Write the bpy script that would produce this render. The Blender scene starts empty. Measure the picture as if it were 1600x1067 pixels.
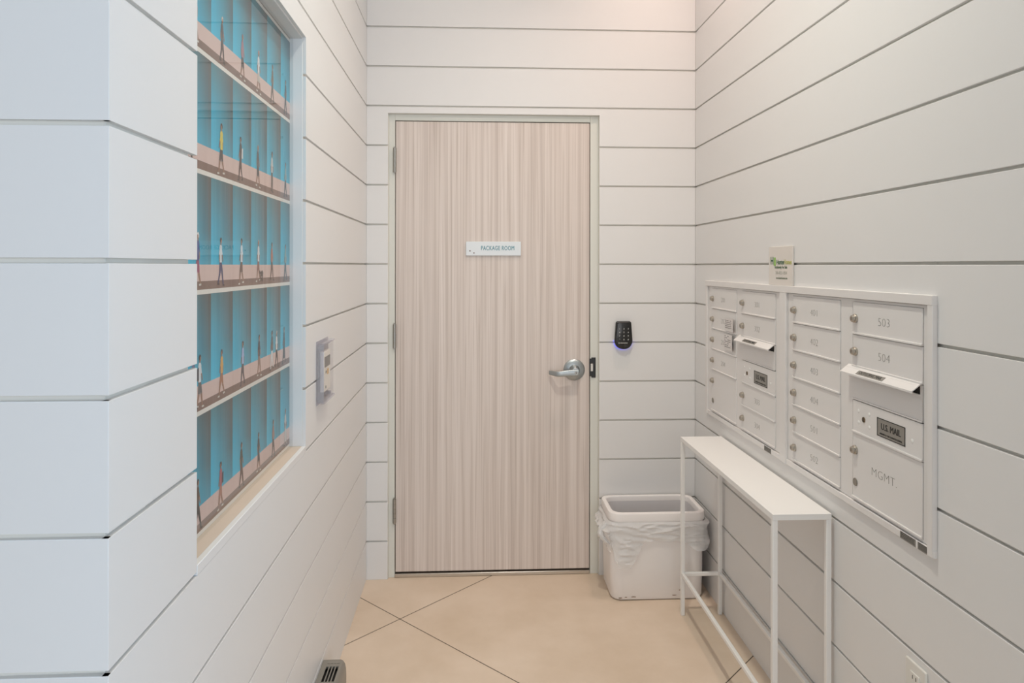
import bpy, bmesh, math, random
from mathutils import Vector, Matrix, noise
random.seed(7)
S = bpy.context.scene
COL = S.collection
PI = math.pi

# ---------------------------------------------------------------- measured layout (metres, floor z = 0, camera at x = y = 0)
CAM_H = 1.4815
D = 3.319            # painted boards of the back wall
XL, XR = -0.5241, 1.0467
AL = -0.01034        # the left wall runs slightly askew
Z0, SP = 1.4877, 0.18673   # board joints: z = Z0 + k * SP
GAP = 0.0075
TH = 0.0095           # board thickness
CEIL = 3.4

# ---------------------------------------------------------------- camera
cd = bpy.data.cameras.new('camera')
cam = bpy.data.objects.new('camera', cd)
COL.objects.link(cam)
cam.matrix_world = Matrix.Translation((0, 0, CAM_H)) @ Matrix.Rotation(-0.04887, 4, 'Z') @ Matrix.Rotation(PI / 2, 4, 'X') @ Matrix.Rotation(0.001035, 4, 'Z')
cd.sensor_width = 36.0
cd.lens = 1091.1 / 1600 * 36
cd.shift_y = (414.85 - 533.5) / 1600
cd.clip_start = 0.02
S.camera = cam

# ---------------------------------------------------------------- world, lights, exposure
w = bpy.data.worlds.new('world')
S.world = w
w.use_nodes = True
bg = w.node_tree.nodes['Background']
bg.inputs[0].default_value = (0.85, 0.93, 1, 1)
bg.inputs[1].default_value = 0.15
S.view_settings.view_transform = 'Standard'
S.view_settings.look = 'None'
S.view_settings.gamma = 1
S.view_settings.use_curve_mapping = False
S.view_settings.exposure = 0.0

def area(name, loc, rot, sx, sy, power, col):
    l = bpy.data.lights.new(name, 'AREA')
    l.shape = 'RECTANGLE'; l.size = sx; l.size_y = sy; l.energy = power; l.color = col
    o = bpy.data.objects.new(name, l); COL.objects.link(o)
    o.location = loc; o.rotation_euler = rot
    return o
# daylight through the glazed lobby fronts behind the camera and to its right
def daylight(loc, aim, sx, sy, power, col):
    o = area('daylight', loc, (0, 0, 0), sx, sy, power, col)
    o.rotation_euler = (Vector(aim) - o.location).to_track_quat('-Z', 'Y').to_euler()
daylight((2.3, -1.3, 1.55), (-0.5, 1.6, 1.35), 2.6, 2.4, 74, (0.46, 0.72, 1.0))
daylight((0.6, -4.0, 1.6), (0.3, 1.5, 1.4), 5.0, 2.8, 90, (0.99, 0.97, 0.96))
def spot(name, loc, power, col, ang=140, blend=1.0, r=0.045):
    l = bpy.data.lights.new(name, 'SPOT')
    l.energy = power; l.spot_size = math.radians(ang); l.spot_blend = blend; l.shadow_soft_size = r; l.color = col
    o = bpy.data.objects.new(name, l); COL.objects.link(o)
    o.location = loc
    return o
spot('downlight_or_fill', (0.85, 2.72, CEIL - 0.012), 44, (1.0, 0.75, 0.63))
spot('downlight_or_fill', (-0.15, 2.72, CEIL - 0.012), 11, (1.0, 0.85, 0.70))
spot('downlight_or_fill', (0.30, 1.8, CEIL - 0.012), 97, (1.0, 0.965, 0.845))  # added fill spot without a known fixture, brightens the deeper, lower surfaces

# ---------------------------------------------------------------- materials
def lin(c):
    f = lambda v: v / 12.92 if v <= 0.04045 else ((v + 0.055) / 1.055) ** 2.4
    return tuple(f(v / 255) for v in c) + (1,)

MATS = {}
def mat(name, rgb, rough=0.5, metal=0.0, bump=0.0, bscale=300, var=0.0, vscale=4, coat=0.0, emit=None, estr=0, spec=0.5):
    if name in MATS: return MATS[name]
    m = bpy.data.materials.new(name); m.use_nodes = True
    nt = m.node_tree; p = nt.nodes['Principled BSDF']
    c = lin(rgb)
    p.inputs['Base Color'].default_value = c
    p.inputs['Roughness'].default_value = rough
    p.inputs['Metallic'].default_value = metal
    p.inputs['Coat Weight'].default_value = coat
    p.inputs['Specular IOR Level'].default_value = spec
    if emit:
        p.inputs['Emission Color'].default_value = lin(emit); p.inputs['Emission Strength'].default_value = estr
    tc = nt.nodes.new('ShaderNodeTexCoord')
    n = nt.nodes.new('ShaderNodeTexNoise'); n.inputs['Scale'].default_value = vscale; n.inputs['Detail'].default_value = 5
    nt.links.new(tc.outputs['Object'], n.inputs['Vector'])
    mx = nt.nodes.new('ShaderNodeMix'); mx.data_type = 'RGBA'
    d = 1 - max(var, 0.015)
    mx.inputs['A'].default_value = c; mx.inputs['B'].default_value = (c[0] * d, c[1] * d, c[2] * d, 1)
    nt.links.new(n.outputs['Fac'], mx.inputs['Factor'])
    nt.links.new(mx.outputs['Result'], p.inputs['Base Color'])
    if bump:
        n2 = nt.nodes.new('ShaderNodeTexNoise'); n2.inputs['Scale'].default_value = bscale; n2.inputs['Detail'].default_value = 3
        nt.links.new(tc.outputs['Object'], n2.inputs['Vector'])
        b = nt.nodes.new('ShaderNodeBump'); b.inputs['Strength'].default_value = bump; b.inputs['Distance'].default_value = 0.001
        nt.links.new(n2.outputs['Fac'], b.inputs['Height']); nt.links.new(b.outputs['Normal'], p.inputs['Normal'])
    MATS[name] = m
    return m

board = mat('board_paint', (231, 230, 229), 0.42, bump=0.08, bscale=90, var=0.02, vscale=2)
groove = mat('joint_backing', (230, 226, 217), 0.8, var=0.05)
ceilm = mat('ceiling_paint', (238, 236, 232), 0.7)
white_metal = mat('white_powder_coat', (242, 241, 239), 0.38, bump=0.05, bscale=500)
box_white = mat('mailbox_white', (231, 228, 226), 0.36, bump=0.05, bscale=600)
engrave = mat('engraved_grey', (128, 124, 118), 0.6)
nickel = mat('lock_nickel', (188, 181, 171), 0.32, 1.0)
dark = mat('dark_recess', (28, 27, 26), 0.7)
black = mat('black_plastic', (20, 19, 19), 0.22, coat=0.3)
satin = mat('satin_chrome', (176, 182, 184), 0.40, 1.0)
satin2 = mat('hinge_steel', (168, 166, 160), 0.38, 1.0)
alu = mat('aluminium', (205, 200, 192), 0.35, 1.0)
frame_paint = mat('door_frame_paint', (222, 222, 214), 0.4)
sign_white = mat('sign_white', (226, 232, 236), 0.3)
sign_teal = mat('sign_teal', (78, 140, 156), 0.5)
plate_grey = mat('plate_grey', (150, 147, 141), 0.45, 0.4)
ink = mat('black_ink', (38, 37, 36), 0.6)
label_grey = mat('label_grey', (140, 136, 130), 0.6)
paper = mat('paper', (228, 224, 222), 0.7)
print_grey = mat('print_grey', (152, 146, 146), 0.7)
plastic_white = mat('bin_plastic', (246, 242, 240), 0.42, bump=0.05, bscale=150, var=0.04)
dirt = mat('dirt_mark', (150, 128, 108), 0.9)
heater_grey = mat('heater_grey', (150, 146, 138), 0.42, 0.35)
outlet_white = mat('outlet_white', (228, 226, 220), 0.35)
green_d = mat('logo_green', (44, 92, 58), 0.5)
green_l = mat('logo_lime', (128, 186, 62), 0.5)
green_y = mat('logo_olive', (176, 178, 96), 0.5)
key_white = mat('key_white', (205, 205, 200), 0.5)
blue_led = mat('blue_led', (70, 80, 255), 0.4, emit=(70, 80, 255), estr=2.6)
sill_wood = mat('sill_wood', (216, 200, 184), 0.5, var=0.08, vscale=12)
therm_white = mat('thermostat_white', (244, 238, 226), 0.45)
lcd = mat('lcd_grey', (92, 94, 86), 0.25)
orange = mat('orange_mark', (214, 168, 96), 0.5)

def laminate():
    m = bpy.data.materials.new('door_laminate'); m.use_nodes = True
    nt = m.node_tree; p = nt.nodes['Principled BSDF']; L = nt.links.new
    tc = nt.nodes.new('ShaderNodeTexCoord')
    def layer(sx, sz, scale, detail, dist):
        mp = nt.nodes.new('ShaderNodeMapping'); mp.inputs['Scale'].default_value = (sx, 1, sz)
        n = nt.nodes.new('ShaderNodeTexNoise'); n.inputs['Scale'].default_value = scale; n.inputs['Detail'].default_value = detail; n.inputs['Distortion'].default_value = dist
        L(tc.outputs['Object'], mp.inputs['Vector']); L(mp.outputs['Vector'], n.inputs['Vector'])
        return n
    a = layer(26, 0.2, 2.0, 4, 0.25)
    b = layer(110, 0.8, 1.5, 4, 0.7)
    r1 = nt.nodes.new('ShaderNodeValToRGB')
    r1.color_ramp.elements[0].position = 0.32; r1.color_ramp.elements[0].color = lin((208, 195, 187))
    r1.color_ramp.elements[1].position = 0.68; r1.color_ramp.elements[1].color = lin((228, 217, 210))
    e = r1.color_ramp.elements.new(0.5); e.color = lin((220, 208, 200))
    L(a.outputs['Fac'], r1.inputs['Fac'])
    r2 = nt.nodes.new('ShaderNodeValToRGB')
    r2.color_ramp.elements[0].position = 0.30; r2.color_ramp.elements[0].color = (0.74, 0.70, 0.67, 1)
    r2.color_ramp.elements[1].position = 0.52; r2.color_ramp.elements[1].color = (1, 1, 1, 1)
    L(b.outputs['Fac'], r2.inputs['Fac'])
    mx = nt.nodes.new('ShaderNodeMix'); mx.data_type = 'RGBA'; mx.blend_type = 'MULTIPLY'; mx.inputs['Factor'].default_value = 0.8
    L(r1.outputs['Color'], mx.inputs['A']); L(r2.outputs['Color'], mx.inputs['B'])
    L(mx.outputs['Result'], p.inputs['Base Color'])
    p.inputs['Roughness'].default_value = 0.45
    return m
lam = laminate()

def floor_mat():
    m = bpy.data.materials.new('floor_tile'); m.use_nodes = True
    nt = m.node_tree; p = nt.nodes['Principled BSDF']; L = nt.links.new
    tc = nt.nodes.new('ShaderNodeTexCoord')
    sep = nt.nodes.new('ShaderNodeSeparateXYZ'); L(tc.outputs['Object'], sep.inputs[0])
    def M(op, a, b=None):
        n = nt.nodes.new('ShaderNodeMath'); n.operation = op
        for i, v in ((0, a), (1, b)):
            if v is None: continue
            if isinstance(v, (int, float)): n.inputs[i].default_value = v
            else: L(v, n.inputs[i])
        return n.outputs[0]
    def line(c0, op):
        t = M('SUBTRACT', M(op, sep.outputs[1], sep.outputs[0]), c0)
        u = M('DIVIDE', t, 1.712)
        d = M('ABSOLUTE', M('SUBTRACT', u, M('ROUND', u)))
        return M('LESS_THAN', d, 0.0021 * 1.414 / 1.712)
    g = M('MAXIMUM', line(3.2702, 'SUBTRACT'), line(2.6216, 'ADD'))
    n = nt.nodes.new('ShaderNodeTexNoise'); n.inputs['Scale'].default_value = 3.0; n.inputs['Detail'].default_value = 8; n.inputs['Roughness'].default_value = 0.6
    L(tc.outputs['Object'], n.inputs['Vector'])
    r = nt.nodes.new('ShaderNodeValToRGB')
    r.color_ramp.elements[0].position = 0.3; r.color_ramp.elements[0].color = lin((214, 194, 172))
    r.color_ramp.elements[1].position = 0.7; r.color_ramp.elements[1].color = lin((228, 210, 191))
    L(n.outputs['Fac'], r.inputs['Fac'])
    mx = nt.nodes.new('ShaderNodeMix'); mx.data_type = 'RGBA'
    L(g, mx.inputs['Factor']); L(r.outputs['Color'], mx.inputs['A']); mx.inputs['B'].default_value = lin((96, 82, 66))
    L(mx.outputs['Result'], p.inputs['Base Color'])
    p.inputs['Roughness'].default_value = 0.55
    b = nt.nodes.new('ShaderNodeBump'); b.inputs['Strength'].default_value = 0.6; b.inputs['Distance'].default_value = 0.002
    inv = M('SUBTRACT', 1.0, g); L(inv, b.inputs['Height']); L(b.outputs['Normal'], p.inputs['Normal'])
    return m
floor_m = floor_mat()

def clear_mat(name, tint, base=0.04, extra=0.0, rough=0.0, mirror=0.96):
    """thin clear sheet: see-through, mirror-like at a glancing angle"""
    m = bpy.data.materials.new(name); m.use_nodes = True
    nt = m.node_tree; nt.nodes.clear(); L = nt.links.new
    out = nt.nodes.new('ShaderNodeOutputMaterial')
    tr = nt.nodes.new('ShaderNodeBsdfTransparent'); tr.inputs[0].default_value = tint
    gl = nt.nodes.new('ShaderNodeBsdfGlossy'); gl.inputs['Roughness'].default_value = rough
    lw = nt.nodes.new('ShaderNodeLayerWeight'); lw.inputs['Blend'].default_value = 0.5
    pw = nt.nodes.new('ShaderNodeMath'); pw.operation = 'POWER'; pw.inputs[1].default_value = 5
    ma = nt.nodes.new('ShaderNodeMath'); ma.operation = 'MULTIPLY_ADD'; ma.inputs[1].default_value = mirror; ma.inputs[2].default_value = base
    mx = nt.nodes.new('ShaderNodeMixShader')
    L(lw.outputs['Facing'], pw.inputs[0]); L(pw.outputs[0], ma.inputs[0]); L(ma.outputs[0], mx.inputs[0])
    L(tr.outputs[0], mx.inputs[1]); L(gl.outputs[0], mx.inputs[2])
    last = mx
    if extra:
        df = nt.nodes.new('ShaderNodeBsdfDiffuse'); df.inputs[0].default_value = (0.95, 0.95, 0.95, 1)
        m2 = nt.nodes.new('ShaderNodeMixShader'); m2.inputs[0].default_value = extra
        L(mx.outputs[0], m2.inputs[1]); L(df.outputs[0], m2.inputs[2]); last = m2
    L(last.outputs[0], out.inputs[0])
    return m
glass = clear_mat('pane_glass', (0.985, 0.995, 0.99, 1), 0.04, mirror=0.96)
glass_back = clear_mat('pane_glass_back', (1, 1, 1, 1), 0.0, mirror=0.0)
acrylic = clear_mat('clear_acrylic', (0.98, 0.98, 0.985, 1), 0.03, 0.02, mirror=0.25)
acrylic_edge = clear_mat('acrylic_edge', (0.86, 0.85, 0.89, 1), 0.06, 0.16, mirror=0.3)
film = clear_mat('bag_film', (0.98, 0.98, 0.98, 1), 0.04, 0.55, 0.25, mirror=0.7)

# ---------------------------------------------------------------- mesh helpers
class MB:
    def __init__(s): s.bm = bmesh.new(); s.mi = 0
    def box(s, x0, x1, y0, y1, z0, z1, mi=None):
        a = [(x0, y0, z0), (x1, y0, z0), (x1, y1, z0), (x0, y1, z0), (x0, y0, z1), (x1, y0, z1), (x1, y1, z1), (x0, y1, z1)]
        v = [s.bm.verts.new(p) for p in a]
        for f in ((0, 3, 2, 1), (4, 5, 6, 7), (0, 1, 5, 4), (1, 2, 6, 5), (2, 3, 7, 6), (3, 0, 4, 7)):
            fc = s.bm.faces.new([v[i] for i in f]); fc.material_index = s.mi if mi is None else mi
        return v
    def cyl(s, p0, p1, r0, r1=None, n=24, mi=None, caps=True):
        r1 = r0 if r1 is None else r1
        p0, p1 = Vector(p0), Vector(p1); ax = (p1 - p0).normalized()
        u = ax.orthogonal().normalized(); q = ax.cross(u)
        ra = [s.bm.verts.new(p0 + (u * math.cos(t) + q * math.sin(t)) * r0) for t in [2 * PI * i / n for i in range(n)]]
        rb = [s.bm.verts.new(p1 + (u * math.cos(t) + q * math.sin(t)) * r1) for t in [2 * PI * i / n for i in range(n)]]
        k = s.mi if mi is None else mi
        for i in range(n):
            f = s.bm.faces.new((ra[i], ra[(i + 1) % n], rb[(i + 1) % n], rb[i])); f.material_index = k; f.smooth = True
        if caps:
            f = s.bm.faces.new(ra[::-1]); f.material_index = k
            f = s.bm.faces.new(rb); f.material_index = k
    def lathe(s, origin, axis, prof, n=32, mi=None):
        """prof = [(distance along axis, radius)]"""
        o, ax = Vector(origin), Vector(axis).normalized(); u = ax.orthogonal().normalized(); q = ax.cross(u)
        k = s.mi if mi is None else mi
        rings = []
        for d, r in prof:
            rings.append([s.bm.verts.new(o + ax * d + (u * math.cos(2 * PI * i / n) + q * math.sin(2 * PI * i / n)) * max(r, 1e-5)) for i in range(n)])
        for a, b in zip(rings, rings[1:]):
            for i in range(n):
                f = s.bm.faces.new((a[i], a[(i + 1) % n], b[(i + 1) % n], b[i])); f.material_index = k; f.smooth = True
        for r in (rings[0][::-1], rings[-1]):
            f = s.bm.faces.new(r); f.material_index = k
    def prism(s, pts, dvec, mi=None):
        """closed outline pts (3D) swept along dvec"""
        d = Vector(dvec); k = s.mi if mi is None else mi
        a = [s.bm.verts.new(p) for p in pts]; b = [s.bm.verts.new(Vector(p) + d) for p in pts]
        n = len(a)
        for i in range(n):
            f = s.bm.faces.new((a[i], a[(i + 1) % n], b[(i + 1) % n], b[i])); f.material_index = k
        f = s.bm.faces.new(a[::-1]); f.material_index = k
        f = s.bm.faces.new(b); f.material_index = k
    def loft(s, rings, mi=None, caps=(True, True), smooth=True, closed=True):
        k = s.mi if mi is None else mi
        R = [[s.bm.verts.new(p) for p in r] for r in rings]
        n = len(R[0])
        for a, b in zip(R, R[1:]):
            for i in range(n if closed else n - 1):
                f = s.bm.faces.new((a[i], a[(i + 1) % n], b[(i + 1) % n], b[i])); f.material_index = k; f.smooth = smooth
        if caps[0]: s.bm.faces.new(R[0][::-1]).material_index = k
        if caps[1]: s.bm.faces.new(R[-1]).material_index = k
    def obj(s, name, mats, parent=None, bevel=0.0, loc=(0, 0, 0), rotz=0, seg=2, recalc=True):
        if recalc: bmesh.ops.recalc_face_normals(s.bm, faces=s.bm.faces)
        me = bpy.data.meshes.new(name); s.bm.to_mesh(me); s.bm.free(); me.set_sharp_from_angle(angle=0.65)
        for m in (mats if isinstance(mats, (list, tuple)) else [mats]): me.materials.append(m)
        o = bpy.data.objects.new(name, me); COL.objects.link(o)
        o.location = loc; o.rotation_euler = (0, 0, rotz)
        if parent: o.parent = parent
        if bevel:
            b = o.modifiers.new('bevel', 'BEVEL'); b.width = bevel; b.segments = seg; b.limit_method = 'ANGLE'; b.angle_limit = 0.7
        return o

def thing(name, label, cat, loc=(0, 0, 0), rotz=0, group=None):
    o = bpy.data.objects.new(name, None); COL.objects.link(o)
    o.empty_display_size = 0.05
    o.location = loc; o.rotation_euler = (0, 0, rotz); o['label'] = label; o['category'] = cat
    if group: o['group'] = group
    return o
def tag(o, label, cat, group=None):
    o['label'] = label; o['category'] = cat
    if group: o['group'] = group
    return o
def struct(o):
    o['kind'] = 'structure'; return o
def dup(o, parent, dloc=(0, 0, 0)):
    c = o.copy(); COL.objects.link(c); c.parent = parent; c.location = Vector(o.location) + Vector(dloc)
    return c

_fonts = {}
def text_obj(name, body, size, m, parent, place, sx=1.0, depth=0.0006, spacing=1.0, weight=0.0, align='CENTER', bold=0.0):
    """place = 4x4 matrix mapping text plane (x right, y up, z toward the reader)"""
    cu = bpy.data.curves.new(name, 'FONT'); cu.body = body; cu.size = size; cu.align_x = align; cu.align_y = 'CENTER'
    cu.extrude = depth / 2; cu.space_character = spacing; cu.offset = weight; cu.resolution_u = 3
    t = bpy.data.objects.new(name + '_curve', cu); COL.objects.link(t)
    bpy.context.view_layer.update()
    me = bpy.data.meshes.new_from_object(t.evaluated_get(bpy.context.evaluated_depsgraph_get()))
    bpy.data.objects.remove(t); bpy.data.curves.remove(cu)
    if bold:
        bm = bmesh.new(); bm.from_mesh(me)
        for k in (-1, 1):
            m2 = me.copy(); m2.transform(Matrix.Translation((bold * k, 0, 0.00003 * k))); bm.from_mesh(m2); bpy.data.meshes.remove(m2)
        bm.to_mesh(me); bm.free()
    me.transform(place @ Matrix.Diagonal((sx, 1, 1, 1)))
    me.name = name; me.materials.clear(); me.materials.append(m)
    o = bpy.data.objects.new(name, me); COL.objects.link(o)
    if parent: o.parent = parent
    return o
def face_cam(x, y, z):      # on a surface facing -Y
    return Matrix(((1, 0, 0, x), (0, 0, -1, y), (0, 1, 0, z), (0, 0, 0, 1)))
def face_left(x, y, z):     # on a surface facing -X; text runs toward the viewer (-Y)
    return Matrix(((0, 0, -1, x), (-1, 0, 0, y), (0, 1, 0, z), (0, 0, 0, 1)))

# ================================================================ THE ROOM
def spans(z0, z1, hole=None):
    """board spans between joints from z0 to z1"""
    out = []
    k0 = -9
    for k in range(k0, 12):
        a, b = Z0 + k * SP + GAP / 2, Z0 + (k + 1) * SP - GAP / 2
        a, b = max(a, z0), min(b, z1)
        if b - a > 0.002: out.append((a, b))
    return out

# floor and ceiling
mb = MB(); mb.box(-3.2, 3.6, -4.0, 4.2, -0.05, 0.0); struct(mb.obj('floor', floor_m))
mb = MB(); mb.box(-3.2, 3.6, -2.0, 4.2, CEIL, CEIL + 0.05); struct(mb.obj('ceiling', ceilm))

def cut_boards(mb, axis_box, u0, u1, z0, z1, holes, at=None, dvec=None):
    """boards along u with rectangular holes [(ua,ub,za,zb)]"""
    for a, b in spans(z0, z1):
        hit = [h for h in holes if h[2] < b - 1e-6 and h[3] > a + 1e-6]
        if not hit: axis_box(mb, u0, u1, a, b); continue
        h = hit[0]
        low, high = h[2] > a + 1e-3, h[3] < b - 1e-3
        if low != high and h[0] - u0 > 1e-4 and u1 - h[1] > 1e-4:      # a board notched around the opening stays one piece
            if high: pts = [(u0, a), (h[0], a), (h[0], h[3]), (h[1], h[3]), (h[1], a), (u1, a), (u1, b), (u0, b)]
            else: pts = [(u0, a), (u1, a), (u1, b), (h[1], b), (h[1], h[2]), (h[0], h[2]), (h[0], b), (u0, b)]
            mb.prism([at(u, z) for u, z in pts], dvec, 0); continue
        if h[0] - u0 > 1e-4: axis_box(mb, u0, h[0], a, b)
        if u1 - h[1] > 1e-4: axis_box(mb, h[1], u1, a, b)
        if h[2] - a > 1e-3: axis_box(mb, h[0], h[1], a, h[2])
        if b - h[3] > 1e-3: axis_box(mb, h[0], h[1], h[3], b)
def backing(mb, axis_box, u0, u1, z0, z1, h=None):
    if not h: axis_box(mb, u0, u1, z0, z1); return
    axis_box(mb, u0, h[0], z0, z1); axis_box(mb, h[1], u1, z0, z1)
    if h[2] > z0: axis_box(mb, h[0], h[1], z0, h[2])
    axis_box(mb, h[0], h[1], h[3], z1)

# back wall with the door opening
DOOR_HOLE = (-0.4245, 0.5815, 0.0, 2.201)
mb = MB()
cut_boards(mb, lambda m, p, q, a, b: m.box(p, q, D, D + TH, a, b, 0), XL, XR, 0, CEIL, [DOOR_HOLE], lambda u, z: (u, D, z), (0, TH, 0))
backing(mb, lambda m, p, q, a, b: m.box(p, q, D + TH, D + 0.14, a, b, 1), XL - 0.2, XR + 0.2, 0, CEIL, (-0.4225, 0.5795, 0, 2.2))
struct(mb.obj('wall_back', [board, groove], bevel=0.001))

# right wall with the opening of the two mailbox cabinets
MY0, MY1, MZ0, MZ1 = 1.556, 3.118, 0.826, 1.400
mb = MB()
cut_boards(mb, lambda m, p, q, a, b: m.box(XR, XR + TH, p, q, a, b, 0), 0.3, D, 0, CEIL, [(MY0, MY1, MZ0, MZ1)], lambda u, z: (XR, u, z), (TH, 0, 0))
backing(mb, lambda m, p, q, a, b: m.box(XR + TH, XR + 0.2, p, q, a, b, 1), 0.3, D + TH, 0, CEIL, (MY0, MY1, MZ0, MZ1))
struct(mb.obj('wall_right', [board, groove], bevel=0.001))

# left wall, in its own frame: y' = Y - D, x' = out of the wall
LOC_L, ROT_L = (XL, D, 0), 0.01034
CORNER = 0.9726 - D
WY0, WY1, WZ0, WZ1 = 1.279 - D, 2.107 - D, 0.943, 2.160
mb = MB()
cut_boards(mb, lambda m, p, q, a, b: m.box(-TH, 0, p, q, a, b, 0), CORNER, 0, 0, CEIL, [(WY0, WY1, WZ0 - 0.02, WZ1)], lambda u, z: (0, u, z), (-TH, 0, 0))
backing(mb, lambda m, p, q, a, b: m.box(-0.16, -TH, p, q, a, b, 1), CORNER + TH, TH, 0, CEIL, (WY0 - 0.016, WY1, WZ0 - 0.02, WZ1))
struct(mb.obj('wall_left', [board, groove], bevel=0.001, loc=LOC_L, rotz=ROT_L))

# the face of the same wall that turns toward the camera at far left
mb = MB()
xc = XL + AL * (0.9726 - D)
cut_boards(mb, lambda m, p, q, a, b: m.box(p, q, 0.9726, 0.9726 + TH, a, b, 0), -3.0, xc, 0, CEIL, [])
mb.box(-3.0, xc - TH, 0.9726 + TH, 1.10, 0, CEIL, 1)
struct(mb.obj('wall_front', [board, groove], bevel=0.001))

# lining of the wall recess (reveals and sill)
mb = MB()
GX = -0.0375
mb.box(-0.075, -TH - 0.0004, WY1 - 0.0005, WY1 + 0.012, WZ0, WZ1, 0)          # far reveal
mb.box(-0.075, -TH - 0.0004, WY0 - 0.01, WY1 + 0.012, WZ1 - 0.004, WZ1 + 0.012, 0)   # head
mb.box(-0.075, -0.010, WY0 - 0.01, WY1 + 0.008, WZ0 - 0.018, WZ0 - 0.0005, 1)
mb.box(-0.012, 0.0008, WY0 + 0.0005, WY1 + 0.004, WZ0 - 0.0195, WZ0, 0)
struct(mb.obj('trim_1', [board, sill_wood], bevel=0.0012, loc=LOC_L, rotz=ROT_L))

# ---------------------------------------------------------------- the mural behind glass
ROW0, ROWH, CY0, CW = 0.9425, 0.2403, 1.344 - D, 0.1328
def mural_mat():
    m = bpy.data.materials.new('mural_print'); m.use_nodes = True
    nt = m.node_tree; p = nt.nodes['Principled BSDF']; L = nt.links.new
    tc = nt.nodes.new('ShaderNodeTexCoord'); sep = nt.nodes.new('ShaderNodeSeparateXYZ'); L(tc.outputs['Object'], sep.inputs[0])
    def M(op, a, b=None):
        n = nt.nodes.new('ShaderNodeMath'); n.operation = op
        for i, v in ((0, a), (1, b)):
            if v is None: continue
            if isinstance(v, (int, float)): n.inputs[i].default_value = v
            else: L(v, n.inputs[i])
        return n.outputs[0]
    fv = M('FRACT', M('DIVIDE', M('SUBTRACT', sep.outputs[2], ROW0), ROWH))
    fu = M('FRACT', M('DIVIDE', M('SUBTRACT', sep.outputs[1], CY0), CW))
    # fine streaks
    mp = nt.nodes.new('ShaderNodeMapping'); mp.inputs['Scale'].default_value = (1, 260, 1.5); L(tc.outputs['Object'], mp.inputs['Vector'])
    n = nt.nodes.new('ShaderNodeTexNoise'); n.inputs['Scale'].default_value = 1.0; n.inputs['Detail'].default_value = 2; L(mp.outputs['Vector'], n.inputs['Vector'])
    r = nt.nodes.new('ShaderNodeValToRGB'); cr = r.color_ramp; cr.interpolation = 'LINEAR'
    cr.elements[0].position = 0.25; cr.elements[0].color = lin((0, 188, 222))
    cr.elements[1].position = 1.0; cr.elements[1].color = lin((52, 128, 142))
    e = cr.elements.new(0.6); e.color = lin((10, 170, 202))
    L(fv, r.inputs['Fac'])
    r2 = nt.nodes.new('ShaderNodeValToRGB'); c2 = r2.color_ramp
    c2.elements[0].position = 0.0; c2.elements[0].color = lin((0, 168, 200))
    c2.elements[1].position = 1.0; c2.elements[1].color = lin((74, 66, 64))
    e = c2.elements.new(0.55); e.color = lin((60, 92, 98))
    L(fv, r2.inputs['Fac'])
    fuw = M('POWER', M('ADD', fu, M('MULTIPLY', M('SUBTRACT', n.outputs['Fac'], 0.5), 0.30)), 1.15)
    cl = nt.nodes.new('ShaderNodeClamp'); L(fuw, cl.inputs[0])
    blue = nt.nodes.new('ShaderNodeMix'); blue.data_type = 'RGBA'
    L(cl.outputs[0], blue.inputs['Factor']); L(r.outputs['Color'], blue.inputs['A']); L(r2.outputs['Color'], blue.inputs['B'])
    st = nt.nodes.new('ShaderNodeValToRGB'); cs = st.color_ramp; cs.interpolation = 'CONSTANT'
    cs.elements[0].position = 0; cs.elements[0].color = lin((226, 220, 212))
    cs.elements[1].position = 0.038; cs.elements[1].color = lin((122, 94, 84))
    e = cs.elements.new(0.108); e.color = lin((212, 184, 176))
    L(fv, st.inputs['Fac'])
    sel = M('GREATER_THAN', fv, 0.248)
    mx = nt.nodes.new('ShaderNodeMix'); mx.data_type = 'RGBA'
    L(sel, mx.inputs['Factor']); L(st.outputs['Color'], mx.inputs['A']); L(blue.outputs['Result'], mx.inputs['B'])
    L(mx.outputs['Result'], p.inputs['Base Color']); p.inputs['Roughness'].default_value = 0.45
    return m
def attr_mat(name):
    m = bpy.data.materials.new(name); m.use_nodes = True
    nt = m.node_tree; a = nt.nodes.new('ShaderNodeVertexColor'); a.layer_name = 'ink'
    nt.links.new(a.outputs['Color'], nt.nodes['Principled BSDF'].inputs['Base Color'])
    nt.nodes['Principled BSDF'].inputs['Roughness'].default_value = 0.5
    return m
mural = thing('wall_mural', 'recessed blue mural of tiny strolling pedestrians behind glass in left wall', 'wall art', LOC_L, ROT_L)
mb = MB(); bm = mb.bm; ly = bm.loops.layers.float_color.new('ink')
X0 = GX - 0.010
mb.box(X0 - 0.012, X0, WY0 - 0.012, WY1 + 0.004, WZ0, WZ1 - 0.0045, 0)
def poly(pts, colr, lay):
    f = bm.faces.new([bm.verts.new((X0 + 0.0002 + 0.00012 * lay, y, z)) for y, z in pts]); f.material_index = 1
    for lp in f.loops: lp[ly] = lin(colr)
def limb(p, q, w0, w1, colr, lay):
    dy, dz = q[0] - p[0], q[1] - p[1]; l = math.hypot(dy, dz) or 1
    ny, nz = -dz / l, dy / l
    poly([(p[0] + ny * w0, p[1] + nz * w0), (q[0] + ny * w1, q[1] + nz * w1), (q[0] - ny * w1, q[1] - nz * w1), (p[0] - ny * w0, p[1] - nz * w0)], colr, lay)
def disc(c, ry, rz, colr, lay):
    poly([(c[0] + ry * math.cos(2 * PI * i / 12), c[1] + rz * math.sin(2 * PI * i / 12)) for i in range(12)], colr, lay)
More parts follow.
